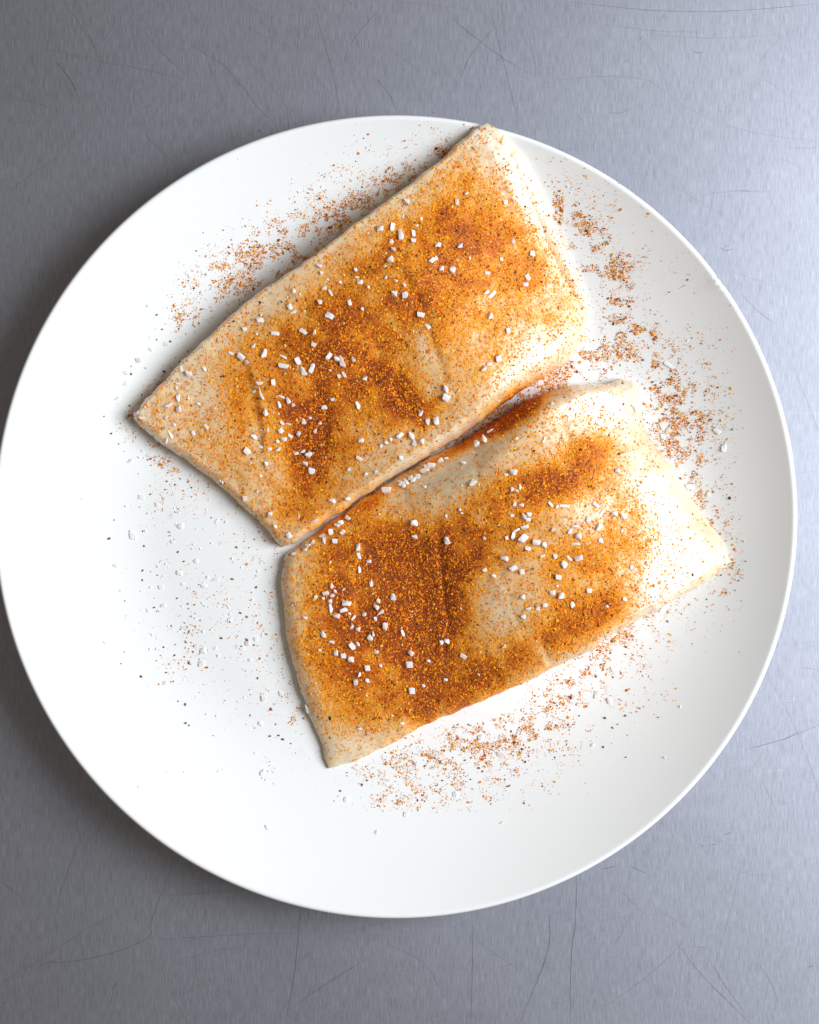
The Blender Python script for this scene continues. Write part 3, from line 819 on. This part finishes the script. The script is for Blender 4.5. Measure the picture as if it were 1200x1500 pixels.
S_G = [(228,97,24,22,0),(320,140,34,24,0),(560,560,40,26,0),(340,565,30,26,0),(435,490,40,30,0),(620,525,50,24,0),(520,430,30,26,0),(100,455,26,24,0),(190,300,40,36,0),(450,550,24,22,0),(270,685,24,22,0),(786,853,36,30,90),(758,884,36,20,0),(695,735,40,26,90),(555,895,40,36,0),(550,960,44,36,0),(800,940,24,22,0),(870,1140,44,36,0),(960,1115,36,30,0),(855,1270,34,28,0),(830,835,26,24,0),(620,880,24,22,0),(440,250,40,32,0),(625,220,26,22,0),(350,660,36,24,0),(360,1060,28,22,0),(400,330,24,20,0)]
S_H = [(215,335,28,22,0),(158,382,36,30,0),(103,485,26,22,0),(65,550,24,22,0),(102,440,26,22,0),(280,312,26,20,0),(115,690,26,24,0),(210,800,40,26,0),(120,825,28,24,0),(392,888,20,14,0),(170,985,30,24,0),(140,1160,30,26,0)]
S_I = [(775,360,34,30,0),(700,472,44,30,80),(758,500,36,22,90),(190,660,30,26,90),(280,735,52,24,10),(683,693,22,18,90),(85,910,30,24,60)]
S_J = [(507,1171,9,7,80),(392,1212,10,9,0),(385,1132,11,9,80),(595,1193,10,8,90),(552,1219,8,7,90),(575,1152,9,7,0),(667,1164,10,7,80),(735,1205,8,5,0)]
SALTS = []
for ox, oy, k, L in ((150,400,3,S_A),(500,150,3,S_B),(380,700,3,S_C),(700,500,3,S_D),(450,480,3,S_E),(200,230,3.333,S_F),(140,700,3.53,S_G),(150,400,3,S_H),(640,860,3,S_I),(0,0,1,S_J)):
    for (x, y, l, w, a) in L:
        SALTS.append((ox + x / k, oy + y / k, l / k, w / k, a))
SALTS.sort(key=lambda s: -s[2] * s[3])
WHERE = {upper.name: ('on the fillet touching the rim', 'salt on the fillet by the rim'),
         lower.name: ('on the dark-patched fillet', 'salt on the fillet with the dark patch')}


def spot_on_plate(x, y):
    """which stretch of bare plate a thing lies on, told by the fillet edge beside it"""
    if x > 560 and y > 860: return 'on plate along the dark-patched fillet'
    if x > 780: return 'on plate beside the pale fillet ends'
    if y < 600 - (x - 190) * 0.78 + 20 and x < 720: return 'on plate along the fillet touching the rim'
    if x > 430 and 540 < y < 800: return 'in the gap between both fillets'
    return 'on the wide bare side of plate'


def near_gap(x, y):
    d, _ = seg_dist(np.array([[x, y]], float), np.array([(413, 805), (516, 735), (614, 674), (708, 622), (815, 545)], float))
    return d[0] < 16


rest = []
nind = 0
mm = (CAM_H - 0.02) / FOC
for i, (x, y, l, w, a) in enumerate(SALTS):
    h = surface(x, y)
    for _t in range(5):              # grains that would drop into the crevice lodge on the slope beside it
        if h is not None and near_gap(x, y) and (h[0] is plate or abs(h[2].z) < .72):
            x += 2; y += 4; h = surface(x, y)
    if h is None: continue
    o, loc, nor, _ = h
    if nor.z < 0: nor = -nor
    nor = (nor + Vector((0, 0, 0.6))).normalized()
    th = min(l, w) * (random.uniform(.5, .8) if o is not plate else random.uniform(.16, .26))
    ca = -math.radians(a + random.uniform(-8, 8))
    tx = Vector((math.cos(ca), math.sin(ca), 0)); tx = (tx - nor * tx.dot(nor)).normalized()
    ty = nor.cross(tx)
    M = Matrix((tx * l * mm * 0.95, ty * w * mm * 0.95, nor * th * mm)).transposed().to_4x4()
    M.translation = loc - nor * (0.00022 if o is not plate else 0.00002)
    me = CRYS[i % len(CRYS)]
    if nind >= 300:
        rest.append((me, M)); continue
    s = bpy.data.objects.new('salt_crystal', me)
    col.objects.link(s)
    s.matrix_world = M
    shape = 'slender white salt sliver' if l / w > 1.9 else 'large chunky white salt crystal' if l * w > 95 else 'small rounded white salt crystal' if l * w < 38 else 'white coarse salt crystal'
    where = spot_on_plate(x, y) if o is plate else WHERE[o.name][0]
    if o is not plate and near_gap(x, y): where = where.replace('on the', 'beside the gap on the', 1)
    tag(s, shape + ' ' + where, 'salt crystal', shape + 's ' + where)
    nind += 1
for i in range(190):       # fine salt strewn about
    if i < 110: x, y = rng.normal(285, 62), rng.normal(850, 120)
    else: x, y = rng.uniform(200, 1040), rng.uniform(230, 1120)
    h = surface(x, y)
    if h is None: continue
    nor = h[2] if h[2].z > 0 else -h[2]
    l = rng.uniform(.0005, .0011); w = l * rng.uniform(.55, .9); ca = rng.uniform(0, 6.28)
    tx = Vector((math.cos(ca), math.sin(ca), 0)); tx = (tx - nor * tx.dot(nor)).normalized(); ty = nor.cross(tx)
    M = Matrix((tx * l, ty * w, nor * w * .5)).transposed().to_4x4(); M.translation = h[1] - nor * .00003
    rest.append((CRYS[i % len(CRYS)], M))
if rest:
    bm = bmesh.new()
    for me, M in rest:
        n0 = len(bm.verts)
        bm.from_mesh(me)
        bm.verts.ensure_lookup_table()
        for v in bm.verts[n0:]: v.co = M @ v.co
    me = bpy.data.meshes.new('fine_salt'); bm.to_mesh(me); bm.free()
    tag(link('fine_salt', me, SALT), 'fine white salt grains strewn over the plate and fillets among larger crystals', 'salt', kind='stuff')
print('salt', nind, len(rest))


# ------------------------------------------------------------------ dark seeds fallen on the plate
def seed_mesh(k):
    r = np.random.default_rng(300 + k)
    bm = bmesh.new()
    bmesh.ops.create_icosphere(bm, subdivisions=1, radius=.5)
    for v in bm.verts:
        v.co *= 1 + r.uniform(-.16, .16)
        v.co.x *= 1 - 0.25 * v.co.x
        v.co.z += 0.5
    me = bpy.data.meshes.new('spice_seed'); bm.to_mesh(me); bm.free()
    return me


SEEDM = []
for k in range(9):
    me = seed_mesh(k); me.materials.append(SEED[0 if k < 5 else 1 if k < 8 else 2]); SEEDM.append(me)
D_G = [(285,85),(498,98),(428,160),(97,218),(72,313),(252,352),(428,383),(458,432),(600,205),(380,280),(243,528),(320,503),(245,478),(535,552),(707,523),(730,358),(822,318),(880,475),(830,507),(833,565),(807,592),(152,635),(305,670),(326,690),(423,622),(482,676),(512,656),(750,698),(695,745),(392,765),(440,783),(475,770),(413,862),(468,850),(352,875),(652,828),(785,838),(410,917),(484,957),(365,1007),(236,1027),(403,1052),(850,935),(840,1035),(428,1155),(465,1170),(468,1268),(484,1280),(609,1333),(903,1335),(948,1332),(970,1351),(933,1273),(785,718),(885,808),(480,650)]
D_A = [(40,705),(73,750),(8,630),(120,582),(127,410),(127,443),(190,417),(263,247),(240,292),(300,300),(398,228),(240,183),(375,343),(322,372),(350,210),(432,160),(430,85),(503,122),(620,125),(485,32)]
D_D = [(352,95),(388,117),(528,35),(885,172),(945,243),(978,342),(930,358),(895,272),(1118,388),(1027,468),(1178,967),(805,202),(770,178),(850,130),(935,400),(880,405),(1005,525),(950,570),(890,600)]
D_I = [(1015,150),(940,270),(840,215),(675,320),(775,395),(830,295),(700,392),(657,525),(740,575),(830,565),(973,572),(795,603),(773,618),(733,703),(520,748),(405,742),(465,875),(385,950),(150,845),(25,850),(185,795),(120,705),(205,600),(525,607),(578,603),(390,768),(300,845),(315,875),(893,533),(832,748),(125,760),(335,652)]
TAN = {(785,718), (885,808), (480,650), (240,292)}
for ox, oy, k, L in ((140,700,3.53,D_G),(150,400,3,D_A),(700,500,3,D_D),(640,860,3,D_I)):
    for q in L:
        h = surface(ox + q[0] / k, oy + q[1] / k)
        if h is None or h[0] is not plate: continue
        nor = h[2] if h[2].z > 0 else -h[2]
        me = SEEDM[8] if q in TAN else SEEDM[random.randrange(8)]
        l = random.uniform(.00055, .00105); w = l * random.uniform(.5, .75)
        if k == 3.53: l *= 1.12; w *= 1.1
        ca = random.uniform(0, math.pi)
        tx = Vector((math.cos(ca), math.sin(ca), 0)); tx = (tx - nor * tx.dot(nor)).normalized(); ty = nor.cross(tx)
        M = Matrix((tx * l, ty * w, nor * w * .75)).transposed().to_4x4()
        M.translation = h[1]
        s = bpy.data.objects.new('spice_seed', me); col.objects.link(s); s.matrix_world = M
        lab = ('small tan seed husk lying ' if me is SEEDM[8] else 'tiny dark brown seed fleck lying ' if me in SEEDM[:5] else 'tiny reddish brown seed fleck lying ') + spot_on_plate(ox + q[0] / k, oy + q[1] / k)
        tag(s, lab, 'seed', lab.replace('lying ', '').replace('fleck', 'flecks').replace('husk', 'husks'))
